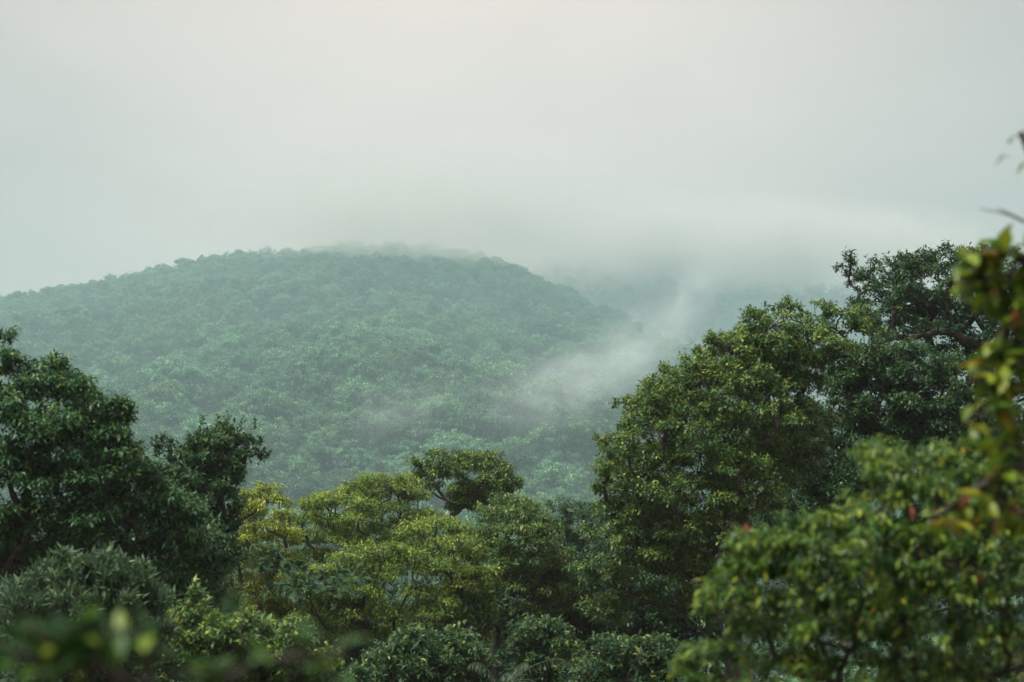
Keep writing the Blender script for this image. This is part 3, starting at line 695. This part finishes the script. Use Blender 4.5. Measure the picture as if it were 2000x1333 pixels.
make_tree('broadleaf_tree', 'shaded thicket of dark foliage on thin stems below the tall domed tree', 'tree', 97,
  [(1150, 1120, 46, 26), (1210, 1130, 46, 26), (1270, 1150, 46, 26), (1130, 1170, 46, 28), (1190, 1180, 46, 28), (1250, 1195, 46, 28), (1310, 1190, 46, 28), (1370, 1200, 46, 28), (1150, 1225, 46, 28), (1215, 1235, 46, 28), (1280, 1245, 46, 28), (1345, 1245, 46, 28), (1120, 1270, 50, 30), (1190, 1290, 50, 30), (1260, 1300, 50, 30), (1330, 1300, 50, 30), (1400, 1260, 46, 28)],
  (.25, .34, 1.25, .6), 'deep', 114, D=2.0, fine=False, base_px=1255, fork_y=1300, cover=4.4, k=8, young_lit=.12, trunk_min=.12, group=G_MID)
make_tree('broadleaf_tree', 'shaded dark tree low behind the leafy bush and broad tree', 'tree', 100,
  [(590, 1215, 46, 26), (660, 1225, 46, 26), (730, 1220, 46, 26), (800, 1215, 46, 26), (870, 1220, 46, 26), (940, 1215, 46, 26), (1000, 1235, 46, 26), (620, 1265, 50, 30), (700, 1270, 50, 30), (780, 1265, 50, 30), (860, 1265, 50, 30), (940, 1265, 50, 30), (1010, 1285, 50, 30), (660, 1315, 50, 30), (760, 1320, 50, 30), (860, 1320, 50, 30), (960, 1320, 50, 30)],
  (.25, .34, 1.25, .6), 'deep', 115, D=2.0, fine=False, base_px=800, fork_y=1330, cover=4.4, k=8, young_lit=.15, trunk_min=.12, group=G_MID)
# bushes along the lower edge
make_tree('bush', 'leafy bush with yellowing leaf tips at the bottom edge under the broad tree', 'bush', 72,
  [(778, 1250, 30, 15), (830, 1245, 36, 16), (885, 1252, 34, 17), (800, 1275, 42, 20), (865, 1280, 44, 20), (925, 1278, 34, 20), (770, 1305, 40, 22), (840, 1310, 50, 24), (910, 1312, 44, 24), (720, 1320, 40, 26), (670, 1335, 40, 26), (800, 1345, 50, 26), (890, 1350, 50, 26)],
  (.25, .32, 1.2, .55), 'deep', 121, D=1.4, base_px=830, fork_y=1400, cover=4.2, k=8, young_lit=.5, redp=.03, trunk_min=.05, group='bushes along the lower edge')
make_tree('bush', 'rounded vine-hung bush with orange trailing leaves beside the palm fronds', 'bush', 74,
  [(1052, 1222, 28, 13), (1030, 1240, 34, 18), (1085, 1240, 34, 20), (1025, 1270, 34, 20), (1075, 1275, 44, 24), (1115, 1275, 26, 22), (1035, 1305, 24, 20, -1.6), (1090, 1312, 44, 24), (1050, 1340, 44, 22)],
  SMALL, 'deep', 122, D=1.2, base_px=1065, fork_y=1400, cover=4.4, k=8, young_lit=.35, redp=.05, trunk_min=.05, group='bushes along the lower edge')
make_tree('bush', 'open bush with level leaf sprays at the bottom edge left of the blurred tree', 'bush', 70,
  [(1178, 1250, 24, 8), (1222, 1258, 28, 11), (1262, 1258, 34, 16), (1300, 1262, 22, 12), (1240, 1285, 42, 20), (1290, 1295, 34, 22), (1180, 1305, 40, 18), (1140, 1320, 40, 20), (1220, 1320, 46, 22), (1290, 1330, 44, 24), (1170, 1345, 46, 22)],
  (.24, .34, 1.2, .5), 'deep', 123, D=1.3, base_px=1230, fork_y=1400, cover=4.2, k=8, young_lit=.4, redp=.04, trunk_min=.05, group='bushes along the lower edge')

# ---------------------------------------------------------------- palm fronds low in the gap
def palm(loc_px, Y, fronds, label):
    Y = Y * S
    rng = np.random.default_rng(77)
    c = at(*loc_px, Y); base = np.array([c[0], Y, float(ground(c[0], Y)) - .1])
    root = thing('palm', label, 'palm', base)
    v, f = tube([base + (c - base) * t for t in np.linspace(0, 1, 9)], np.linspace(.13, .08, 9), 9)
    obj('trunk', mesh_from('trunk', v - base, f, [M['bark_pale']], smooth=True), root)
    for (tx, ty, mx, my, dd) in fronds:
        tip_ = at(tx, ty, Y + dd * S); mid = at(mx, my, Y + dd * S * .5)
        t = np.linspace(0, 1, 26)[:, None]
        path = (1 - t) ** 2 * c + 2 * t * (1 - t) * (2 * mid - .5 * (c + tip_)) + t * t * tip_
        v, f = tube(path, np.linspace(.014, .004, 26), 5)
        fr = obj('frond', mesh_from('frond', v - base, f, [M['palm']], attr=np.full(len(f), .8)), root)
        tg = unit(np.gradient(path, axis=0))
        side = unit(np.cross(tg, UP))
        V, F = [], []
        for i in range(4, 26):
            for sgn in (-1, 1):
                ln = .2 * math.sin(math.pi * (.12 + .8 * i / 26)) + .05
                d = unit(side[i] * sgn * .5 + tg[i] * .35 + np.array([0, 0, -.9]) + rng.normal(0, .12, 3))
                w = np.cross(d, UP); w = unit(w) * .006
                b = path[i]; m_ = b + d * ln * .5; e = m_ + unit(d + np.array([0, 0, -.5])) * ln * .5
                k0 = len(V)
                V += [b - w * .5, b + w * .5, m_ + w, m_ - w, e]
                F += [(k0, k0 + 1, k0 + 2), (k0, k0 + 2, k0 + 3), (k0 + 3, k0 + 2, k0 + 4)]
        obj('leaflets', mesh_from('leaflets', np.array(V) - base, np.array(F), [M['palm']], attr=rng.uniform(.2, 1, len(F))), fr, 'stuff')
palm((975, 1345), 70, [(915, 1300, 945, 1300, -.3), (1032, 1298, 1010, 1302, -.8), (1120, 1305, 1070, 1290, -.2), (940, 1390, 930, 1345, -1.5), (1060, 1380, 1040, 1330, -1.2), (1000, 1330, 985, 1330, 1.4)], 'palm with arching feather fronds at the bottom edge among the bushes')

# ---------------------------------------------------------------- dark undergrowth filling the wood behind and below the trees
rng = np.random.default_rng(31)
Ts, As = [], []
for i in range(620):
    Y = rng.uniform(84, 150) * S; px = rng.uniform(-250, 2250)
    c = at(px, 0, Y); z0 = float(ground(c[0], Y))
    top = at(px, 1075, Y)[2] if px < 1150 else at(px, 985, Y)[2]
    zz = z0 + 1 + (max(top - .8, z0 + 3) - z0 - 1) * rng.random() ** .6
    T, A, _ = clump_tufts(rng, np.array([c[0], Y, zz]), np.array([1.4, 1.4, 1.0]), 40, 6)
    Ts.append(T); As.append(A)
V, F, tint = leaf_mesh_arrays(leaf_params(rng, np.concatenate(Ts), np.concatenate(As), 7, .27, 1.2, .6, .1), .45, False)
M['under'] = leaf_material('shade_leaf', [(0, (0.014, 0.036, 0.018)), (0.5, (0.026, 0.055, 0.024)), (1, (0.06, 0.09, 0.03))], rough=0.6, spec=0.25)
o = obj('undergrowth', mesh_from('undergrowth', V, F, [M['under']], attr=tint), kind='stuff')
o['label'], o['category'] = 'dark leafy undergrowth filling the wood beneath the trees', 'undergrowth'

# ---------------------------------------------------------------- near foliage, out of focus: leaves as objects
def leaf_template(name, mat, wr, tint, bend):
    V, F = [], []
    prof = [(0, .06), (.18, .62), (.4, 1), (.62, .92), (.84, .5), (1, .03)]
    for t, w in prof:
        z = -bend * t * t
        V += [(w * wr * .5, t, z + .09 * w * wr), (0, t, z), (-w * wr * .5, t, z + .09 * w * wr)]
    for i in range(len(prof) - 1):
        a = i * 3
        F += [(a, a + 1, a + 4, a + 3), (a + 1, a + 2, a + 5, a + 4)]
    return mesh_from(name, np.array(V), np.array(F), [M[mat]], attr=np.full(len(F), tint), smooth=True)
def leaf_objects(P, sel, templates, root, base, rng, labels=None):
    b, d, d2, s, ln, tint = P
    for i in sel:
        y = d[i]; x = s[i]; z = np.cross(x, y)
        ti = min(len(templates) - 1, int(tint[i] * len(templates)))
        o = obj('leaf', templates[ti], root)
        l = ln[i]
        o.matrix_local = Matrix(((x[0] * l, y[0] * l, z[0] * l, b[i][0] - base[0]), (x[1] * l, y[1] * l, z[1] * l, b[i][1] - base[1]), (x[2] * l, y[2] * l, z[2] * l, b[i][2] - base[2]), (0, 0, 0, 1)))
        if labels and ti in labels:
            o['label'] = labels[ti]
fore_tmpl = [leaf_template('leaf', 'fore', .40, t, .25) for t in (.1, .28, .42, .58, .74, .88)]
# the softly blurred tree in the lower right corner
root, base = make_tree('broadleaf_tree', 'softly blurred green tree with drooping leaf sprays filling the lower right corner', 'tree', 21,
  [(1722, 888, 40, 20), (1785, 882, 46, 20), (1835, 905, 46, 26), (1705, 925, 30, 22), (1770, 925, 50, 26), (1890, 930, 50, 30), (1960, 950, 56, 36), (1740, 970, 44, 26), (1820, 965, 54, 30), (1900, 1000, 60, 36), (1980, 1020, 60, 40), (1680, 1000, 42, 22), (1620, 1025, 40, 18), (1570, 1035, 40, 18),
   (1500, 1050, 36, 16), (1465, 1068, 28, 16), (1540, 1070, 46, 22), (1610, 1065, 48, 24), (1690, 1050, 52, 30), (1770, 1035, 54, 32), (1850, 1060, 58, 36), (1940, 1080, 60, 40), (1435, 1105, 26, 16), (1490, 1110, 42, 22), (1560, 1120, 50, 26), (1640, 1115, 52, 30), (1720, 1110, 54, 30), (1800, 1110, 56, 34),
   (1400, 1150, 26, 14), (1450, 1160, 42, 22), (1380, 1185, 18, 12), (1520, 1170, 50, 26), (1600, 1175, 54, 28), (1680, 1170, 54, 30), (1770, 1170, 56, 32), (1870, 1150, 58, 36), (1960, 1160, 60, 40), (1440, 1215, 44, 24), (1500, 1230, 50, 26), (1580, 1235, 54, 28), (1670, 1235, 54, 30), (1760, 1235, 56, 32), (1860, 1230, 58, 34), (1960, 1240, 60, 36),
   (1335, 1295, 24, 12), (1390, 1275, 38, 20), (1450, 1280, 48, 26), (1540, 1295, 54, 28), (1640, 1300, 56, 30), (1740, 1300, 56, 30), (1840, 1300, 58, 32), (1940, 1310, 60, 34), (1350, 1330, 40, 22), (1430, 1340, 50, 26), (1520, 1355, 54, 28), (1640, 1360, 60, 30), (1760, 1360, 60, 30), (1880, 1370, 60, 30), (1990, 1380, 60, 30), (2060, 980, 70, 50), (2070, 1120, 70, 50), (2070, 1260, 70, 50), (2180, 1010, 90, 60), (2190, 1150, 90, 60), (2190, 1300, 90, 60), (2300, 1090, 90, 60), (2310, 1240, 90, 60)],
  (.11, .34, 1.2, .75), 'fore', 131, D=1.5, base_px=1800, fork_y=1330, cover=3.5, k=8, young_lit=.62, redp=.002, trunk_min=.08, tip=.006, n_sub=5, fill=.15, back=.6, flat=.8, spray=1.15, arch=True)
P = EXTRA['params']
rngl = np.random.default_rng(9)
# a fresh outer layer of single leaves
front = np.where((P[0][:, 1] < (21 - .15) * S) & (np.abs(P[0][:, 0] / P[0][:, 1] * FPX - 700) < 300))[0]
sel = rngl.choice(front, 286, replace=False)
P2 = tuple(a.copy() for a in P)
P2[0][sel] -= np.array([0, .03, -.012]); P2[4][sel] *= 1.12
leaf_objects(P2, sel, fore_tmpl, root, base, rngl)
red_t = leaf_template('leaf', 'red', .42, .5, .3)
for (px, py) in [(1775, 1075), (1860, 1132), (1912, 1128), (1936, 945), (1932, 975), (1824, 1002), (1780, 998), (1700, 1115), (1672, 1205), (1800, 1066), (1960, 1010), (1455, 1032)]:
    b = at(px, py - 10, (19.6 if px > 1500 else 20.6) * S)
    o = obj('leaf', red_t, root)
    o['label'] = 'hanging red leaf'
    d = unit(np.array([rngl.normal(0, .25), rngl.normal(0, .2), -1.0])); s = unit(np.cross(d, np.array([rngl.normal(0, .3), -1, .2]))); z = np.cross(s, d)
    l = rngl.uniform(.11, .15) * S
    o.matrix_local = Matrix(((s[0] * l, d[0] * l, z[0] * l, b[0] - base[0]), (s[1] * l, d[1] * l, z[1] * l, b[1] - base[1]), (s[2] * l, d[2] * l, z[2] * l, b[2] - base[2]), (0, 0, 0, 1)))

def near_branch(name, label, cat, Y, stems, pads, leaf, mat, tmpl, seed, k, root_xy, stem_r, labels=None, bare=()):
    """a strongly blurred plant close to the lens; stems are polylines of (px, py, depth), every leaf is an object"""
    Y, stem_r, leaf, root_xy = Y * S, stem_r * S, (leaf[0] * S,) + tuple(leaf[1:]), (root_xy[0] * S, root_xy[1] * S)
    rng = np.random.default_rng(seed)
    base = np.array([root_xy[0], root_xy[1], float(ground(*root_xy)) - .05])
    root = thing(name, label, cat, base)
    allpts = []
    for si, st in enumerate(stems):
        pth = np.array([base if q is None else at(q[0], q[1], Y + q[2] * S) for q in st])
        t = np.linspace(0, 1, len(pth)); tt = np.linspace(0, 1, len(pth) * 5)
        path = np.stack([np.interp(tt, t, pth[:, a]) for a in range(3)], 1)
        path[1:-1] = (path[:-2] + path[1:-1] * 2 + path[2:]) / 4
        r = np.linspace(stem_r if st[0] is None else stem_r * .45, stem_r * .16, len(path)) if si not in bare else np.linspace(stem_r * .1, stem_r * .03, len(path))
        v, f = tube(path, r, 7)
        obj('trunk' if si == 0 else 'branch', mesh_from('stem', v - base, f, [M['bark']], smooth=True), root)
        allpts.append(path)
    allp = np.concatenate(allpts)
    Ts, As = [], []
    for (px, py, rx, ry, n, dd) in pads:
        c = at(px, py, Y + dd * S)
        r = np.array([rx, rx * .8, ry]) * Y / FPX
        E = unit(rng.normal(0, 1, (n, 3)))
        T = c + E * r * rng.uniform(.3, 1, (n, 1))
        Ts.append(T); As.append(unit(E * .6 + UP * .4 + rng.normal(0, .2, (n, 3))))
        parts = []
        for q in T:                                    # twig to each shoot
            a = allp[np.argmin(np.linalg.norm(allp - q, axis=1) + .6 * np.maximum(0, allp[:, 2] - q[2]))]
            m_ = (a + q) / 2 + np.array([0, 0, .12]) * np.linalg.norm(q - a)
            parts.append(tube([a, (a + m_) / 2 + rng.normal(0, .003, 3), m_, (m_ + q) / 2, q], np.linspace(stem_r * .16, stem_r * .07, 5), 4))
        v, f = join(parts)
        obj('twigs', mesh_from('twigs', v - base, f, [M['bark']], smooth=True), root, 'stuff')
    P = leaf_params(rng, np.concatenate(Ts), np.concatenate(As), k, leaf[0], leaf[2], leaf[3], .5)
    P = P[:5] + (rng.random(len(P[4])),)
    px_ = 1000 + P[0][:, 0] / P[0][:, 1] * FPX
    rank = np.argsort(np.where((px_ > -20) & (px_ < 2020), 0, 1) * 10 + P[0][:, 1] / Y)
    leaf_objects(P, rank[:298], tmpl, root, base, rng, labels)
    if len(rank) > 298:                                # past three hundred: one mass
        V, F, tint = leaf_mesh_arrays(tuple(a_[rank[298:]] for a_ in P), leaf[1])
        obj('foliage', mesh_from('foliage', V - base, F, [M[mat]], attr=tint * .85), root, 'stuff')
bronze_tmpl = [leaf_template('leaf', 'bronze', .46, t, .2) for t in (.1, .2, .25, .3, .35, .4, .45, .5, .52, .55, .6, .62, .65, .7, .75, .8, .85, .93)] + [leaf_template('leaf', 'red', .46, .5, .2)]
bronze_tmpl = bronze_tmpl[:-1] * 2 + bronze_tmpl[-1:]
near_branch('broadleaf_tree', 'blurred olive and bronze-leaved branches hanging in from the upper right edge', 'tree', 14.0,
  [[None, (2330, 1300, 0), (2260, 900, .1), (2180, 640, 0), (2060, 540, 0), (1950, 480, -.1), (1905, 530, -.1)],
   [(2240, 820, 0), (2100, 780, 0), (1990, 760, -.1), (1930, 790, -.1)],
   [(2260, 950, 0), (2120, 900, 0), (1990, 910, -.1), (1900, 960, -.1), (1830, 1010, -.1)],
   [(2190, 660, 0), (2100, 500, .3), (2030, 350, .4), (1995, 262, .4)],
   [(2120, 580, 0), (2080, 460, .6), (2000, 433, .6), (1965, 418, .6), (1915, 408, .6)],
   [(2000, 433, .6), (1975, 420, .6), (1948, 407, .6)],
   [(2150, 720, 0), (2040, 700, 0), (1960, 700, 0)]],
  [(1955, 470, 34, 22, 5, -.1), (1905, 535, 40, 26, 6, -.1), (1940, 505, 40, 24, 5, -.1), (1975, 560, 44, 40, 12, 0), (1930, 560, 34, 24, 7, -.1), (1900, 500, 24, 24, 3, -.1), (1985, 640, 36, 36, 7, 0), (1945, 690, 40, 24, 6, -.1), (2040, 500, 50, 50, 8, 0), (1990, 600, 20, 25, 4, -.1), (1975, 705, 45, 22, 7, 0), (2040, 690, 40, 30, 5, 0), (1955, 775, 50, 30, 7, -.1), (1970, 850, 44, 26, 6, -.1), (1940, 735, 44, 18, 4, -.1), (1915, 815, 34, 26, 3, -.1), (2040, 820, 40, 60, 8, 0), (1955, 900, 36, 26, 6, -.1), (1890, 975, 50, 24, 6, -.1), (1830, 1010, 40, 20, 4, -.1), (1975, 980, 45, 40, 8, 0), (1993, 268, 12, 12, 2, .4), (2090, 600, 50, 50, 8, 0), (2150, 520, 60, 50, 8, 0), (2180, 680, 60, 60, 9, 0), (2130, 800, 60, 60, 8, 0), (2220, 820, 60, 60, 8, 0), (2130, 960, 60, 60, 8, 0), (2240, 1000, 60, 60, 8, 0), (2080, 380, 40, 40, 5, .4), (2280, 620, 60, 60, 8, 0), (2330, 900, 60, 60, 8, 0)],
  (.155, .34, 1.2, .8), 'bronze', bronze_tmpl, 141, 5, (7.3, 14.1), .10, {36: 'hanging red leaf'}, bare=(4, 5))
low_tmpl = [leaf_template('leaf', 'fore', .45, t, .2) for t in (.02, .06, .1, .15, .2, .25, .3, .36, .42, .6)]
near_branch('bush', 'strongly blurred leafy twigs across the lower left corner close to the camera', 'bush', 7.0,
  [[None, (330, 1420, 0), (292, 1330, 0), (285, 1270, 0), (270, 1235, 0)],
   [(310, 1400, 0), (250, 1325, 0), (180, 1302, 0), (80, 1290, 0), (-40, 1250, 0)],
   [(310, 1400, 0), (420, 1335, 0), (520, 1290, 0), (620, 1280, 0), (680, 1270, 0)],
   [(120, 1295, 0), (80, 1240, 0), (60, 1210, 0)], [(200, 1305, 0), (180, 1250, 0), (160, 1220, 0)]],
  [(50, 1230, 40, 18, 3, 0), (110, 1235, 46, 20, 4, 0), (170, 1225, 44, 20, 4, 0), (230, 1228, 36, 20, 3, 0), (270, 1250, 36, 20, 3, 0), (90, 1275, 50, 20, 3, 0), (180, 1265, 46, 18, 3, 0), (20, 1300, 40, 24, 4, 0), (-40, 1260, 50, 40, 5, 0), (300, 1245, 26, 20, 3, 0),
   (440, 1290, 50, 16, 2, 0), (400, 1310, 30, 14, 2, 0), (590, 1250, 40, 20, 2, 0), (500, 1265, 26, 14, 1, 0), (650, 1280, 26, 14, 2, 0), (470, 1215, 20, 14, 1, 0)],
  (.088, .40, 1.25, .5), 'fore', low_tmpl, 142, 5, (-.75, 6.9), .03)

# ---------------------------------------------------------------- the small bird at the tip of the domed tree
def bird(px, py, Y):
    prof = [(-.5, .0), (-.44, .16), (-.25, .30), (0, .36), (.25, .3), (.4, .24), (.5, .25), (.62, .22), (.72, .1), (.75, 0)]
    V, F = [], []
    for i, (t, r) in enumerate(prof):
        ax = np.array([t, 0, .55 * t + (.12 if t > .4 else 0)])
        for j in range(10):
            a = j / 10 * 6.283
            V.append(ax + np.array([-.25 * math.sin(a), math.cos(a), math.sin(a)]) * max(r, .01))
    for i in range(len(prof) - 1):
        for j in range(10):
            F.append((i * 10 + j, i * 10 + (j + 1) % 10, (i + 1) * 10 + (j + 1) % 10, (i + 1) * 10 + j))
    m = bpy.data.materials.new('black_plumage'); m.use_nodes = True
    p = m.node_tree.nodes['Principled BSDF']; p.inputs['Base Color'].default_value = (.012, .012, .015, 1); p.inputs['Roughness'].default_value = .5
    c = at(px, py, Y); s = .075
    root = thing('bird', 'tiny dark bird perched on a shoot at the edge of the domed tree', 'bird', c)
    root.rotation_euler = (0, 0, R(205)); root.scale = (s,) * 3
    obj('body', mesh_from('body', np.array(V), np.array(F), [m], smooth=True), root)
    bk = np.array([(.72, .05, .55), (.72, -.05, .55), (.72, 0, .47), (.95, 0, .5)])
    obj('beak', mesh_from('beak', bk, np.array([(0, 1, 3), (1, 2, 3), (2, 0, 3), (0, 2, 1)]), [m]), root)
    tl = np.array([(-.42, .1, -.2), (-.42, -.1, -.2), (-.95, -.13, -.62), (-.95, .13, -.62), (-.42, .1, -.26), (-.42, -.1, -.26), (-.95, -.13, -.66), (-.95, .13, -.66)])
    obj('tail', mesh_from('tail', tl, np.array([(0, 1, 2, 3), (7, 6, 5, 4), (0, 4, 5, 1), (1, 5, 6, 2), (2, 6, 7, 3), (3, 7, 4, 0)]), [m]), root)
    for sgn in (-1, 1):
        v, f = tube([np.array([0, .1 * sgn, -.3]), np.array([.03, .1 * sgn, -.55]), np.array([.0, .1 * sgn, -.75])], [.03, .025, .025], 5)
        obj('leg', mesh_from('leg', v, f, [m]), root)
    # the shoot it sits on
bird(1268, 741, 79 * S)

# ---------------------------------------------------------------- air: even haze, low cloud on the summit, drifting mist
def volume_object(name, label, me, loc, scale, rot, build):
    m = bpy.data.materials.new(name); m.use_nodes = True
    t = m.node_tree; t.nodes.clear()
    out = t.nodes.new('ShaderNodeOutputMaterial'); pv = t.nodes.new('ShaderNodeVolumePrincipled')
    t.links.new(pv.outputs[0], out.inputs['Volume'])
    build(t, pv, m)
    me.materials.append(m)
    o = obj(name, me, kind='stuff')
    o.location, o.scale, o.rotation_euler = loc, scale, rot
    o['label'], o['category'] = label, name.split('_')[-1]
    return o
def box_mesh(name):
    V = np.array([(x, y, z) for x in (-.5, .5) for y in (-.5, .5) for z in (-.5, .5)])
    F = np.array([(0, 1, 3, 2), (4, 6, 7, 5), (0, 4, 5, 1), (2, 3, 7, 6), (0, 2, 6, 4), (1, 5, 7, 3)])
    return mesh_from(name, V, F, [])
HAZE = 0.00022
def hz(t, pv, m):
    pv.inputs['Color'].default_value = (0.84, 0.90, 0.90, 1)
    pv.inputs['Density'].default_value = HAZE
    pv.inputs['Anisotropy'].default_value = 0.15
zb, zt = -12.0, 205.0
volume_object('haze', 'even pale blue-green haze over the valley', box_mesh('haze'), (0, 1090, (zb + zt) / 2), (2600, 2300, zt - zb), (0, 0, 0), hz)
def valley(t, pv, m):
    pv.inputs['Color'].default_value = (0.47, 0.83, 0.92, 1)
    pv.inputs['Density'].default_value = 0.00055
    pv.inputs['Anisotropy'].default_value = 0.15
def ball(name):
    V, F = [], []
    for i in range(9):
        th = math.pi * i / 8
        for j in range(16):
            a = j / 16 * 6.283185
            V.append((math.sin(th) * math.cos(a), math.sin(th) * math.sin(a), math.cos(th)))
    for i in range(8):
        for j in range(16):
            F.append((i * 16 + j, (i + 1) * 16 + j, (i + 1) * 16 + (j + 1) % 16, i * 16 + (j + 1) % 16))
    return mesh_from(name, np.array(V), np.array(F), [])
def puff(density, nscale, contrast, seed, colour=(.86, .87, .86), warp=.5, aspect=(1, 1, 1)):
    def f(t, pv, m):
        n = t.nodes.new; L = t.links.new
        tcn = n('ShaderNodeTexCoord')
        nz = n('ShaderNodeTexNoise'); nz.noise_dimensions = '4D'; nz.inputs['W'].default_value = seed
        nz.inputs['Scale'].default_value = nscale; nz.inputs['Detail'].default_value = 5.0; nz.inputs['Roughness'].default_value = .6; nz.inputs['Distortion'].default_value = .6
        asp = n('ShaderNodeVectorMath'); asp.operation = 'MULTIPLY'; asp.inputs[1].default_value = aspect
        L(tcn.outputs['Object'], asp.inputs[0]); L(asp.outputs[0], nz.inputs['Vector'])
        ln = n('ShaderNodeVectorMath'); ln.operation = 'LENGTH'; L(tcn.outputs['Object'], ln.inputs[0])
        # soft round fall-off, torn by the noise
        r = n('ShaderNodeMapRange'); r.interpolation_type = 'SMOOTHSTEP'
        r.inputs['From Min'].default_value = 1.0; r.inputs['From Max'].default_value = 1 - contrast
        r.inputs['To Max'].default_value = density
        L(ln.outputs['Value'], r.inputs['Value'])
        e = n('ShaderNodeMapRange'); e.interpolation_type = 'SMOOTHSTEP'
        e.inputs['From Min'].default_value = .5 - .42 * (1 - warp) - .06; e.inputs['From Max'].default_value = .5 + .2
        L(nz.outputs['Fac'], e.inputs['Value'])
        mu = n('ShaderNodeMath'); mu.operation = 'MULTIPLY'; L(r.outputs[0], mu.inputs[0]); L(e.outputs[0], mu.inputs[1])
        L(mu.outputs[0], pv.inputs['Density'])
        pv.inputs['Color'].default_value = (*colour, 1); pv.inputs['Anisotropy'].default_value = .2
    return f
def mist(name, label, px, py, Y, rx, ry, rdepth, tilt, density, nscale, contrast, seed, warp=.5, colour=(.86, .87, .86)):
    c = at(px, py, Y); s = Y / FPX
    return volume_object(name, label, ball(name), c, (rx * s, rdepth, ry * s), (0, R(-tilt), 0), puff(density, nscale, contrast, seed, colour, warp, (rx / ry * .7, rdepth / (ry * s) * .7, 1)))
volume_object('mist', 'thin blue-green mist filling the valley before the hill', ball('mist'), (0, 740, 15), (1100, 560, 140), (0, 0, 0), valley)
WHITE = (.91, .97, .97)
mist('low_cloud', 'pale cloud resting on the summit of the hill', 830, 420, 930, 560, 115, 150, 0, .045, 1.4, .8, 1.0, .6, (.84, .81, .78))
mist('low_cloud', 'pale cloud hiding the top of the far ridge', 1330, 485, 1540, 760, 115, 130, 0, .085, 1.4, .8, 2.0, .6, (.84, .81, .78))
mist('mist', 'bright lower end of the mist plume lying on the hillside', 1110, 758, 500, 260, 100, 26, 12, .060, 1.5, .95, 3.0, .85, WHITE)
mist('mist', 'slanting middle of the mist plume drifting up the valley', 1235, 682, 505, 200, 92, 24, 32, .060, 1.5, .95, 4.0, .85, WHITE)
mist('mist', 'thin upper wisp of the mist plume against the far ridge', 1352, 578, 520, 140, 60, 18, 52, .060, 1.5, .95, 5.0, .85, WHITE)
mist('mist', 'faint veil of mist on the face of the near spur', 780, 800, 450, 180, 85, 20, 25, .018, 1.5, .95, 6.0, .9, WHITE)
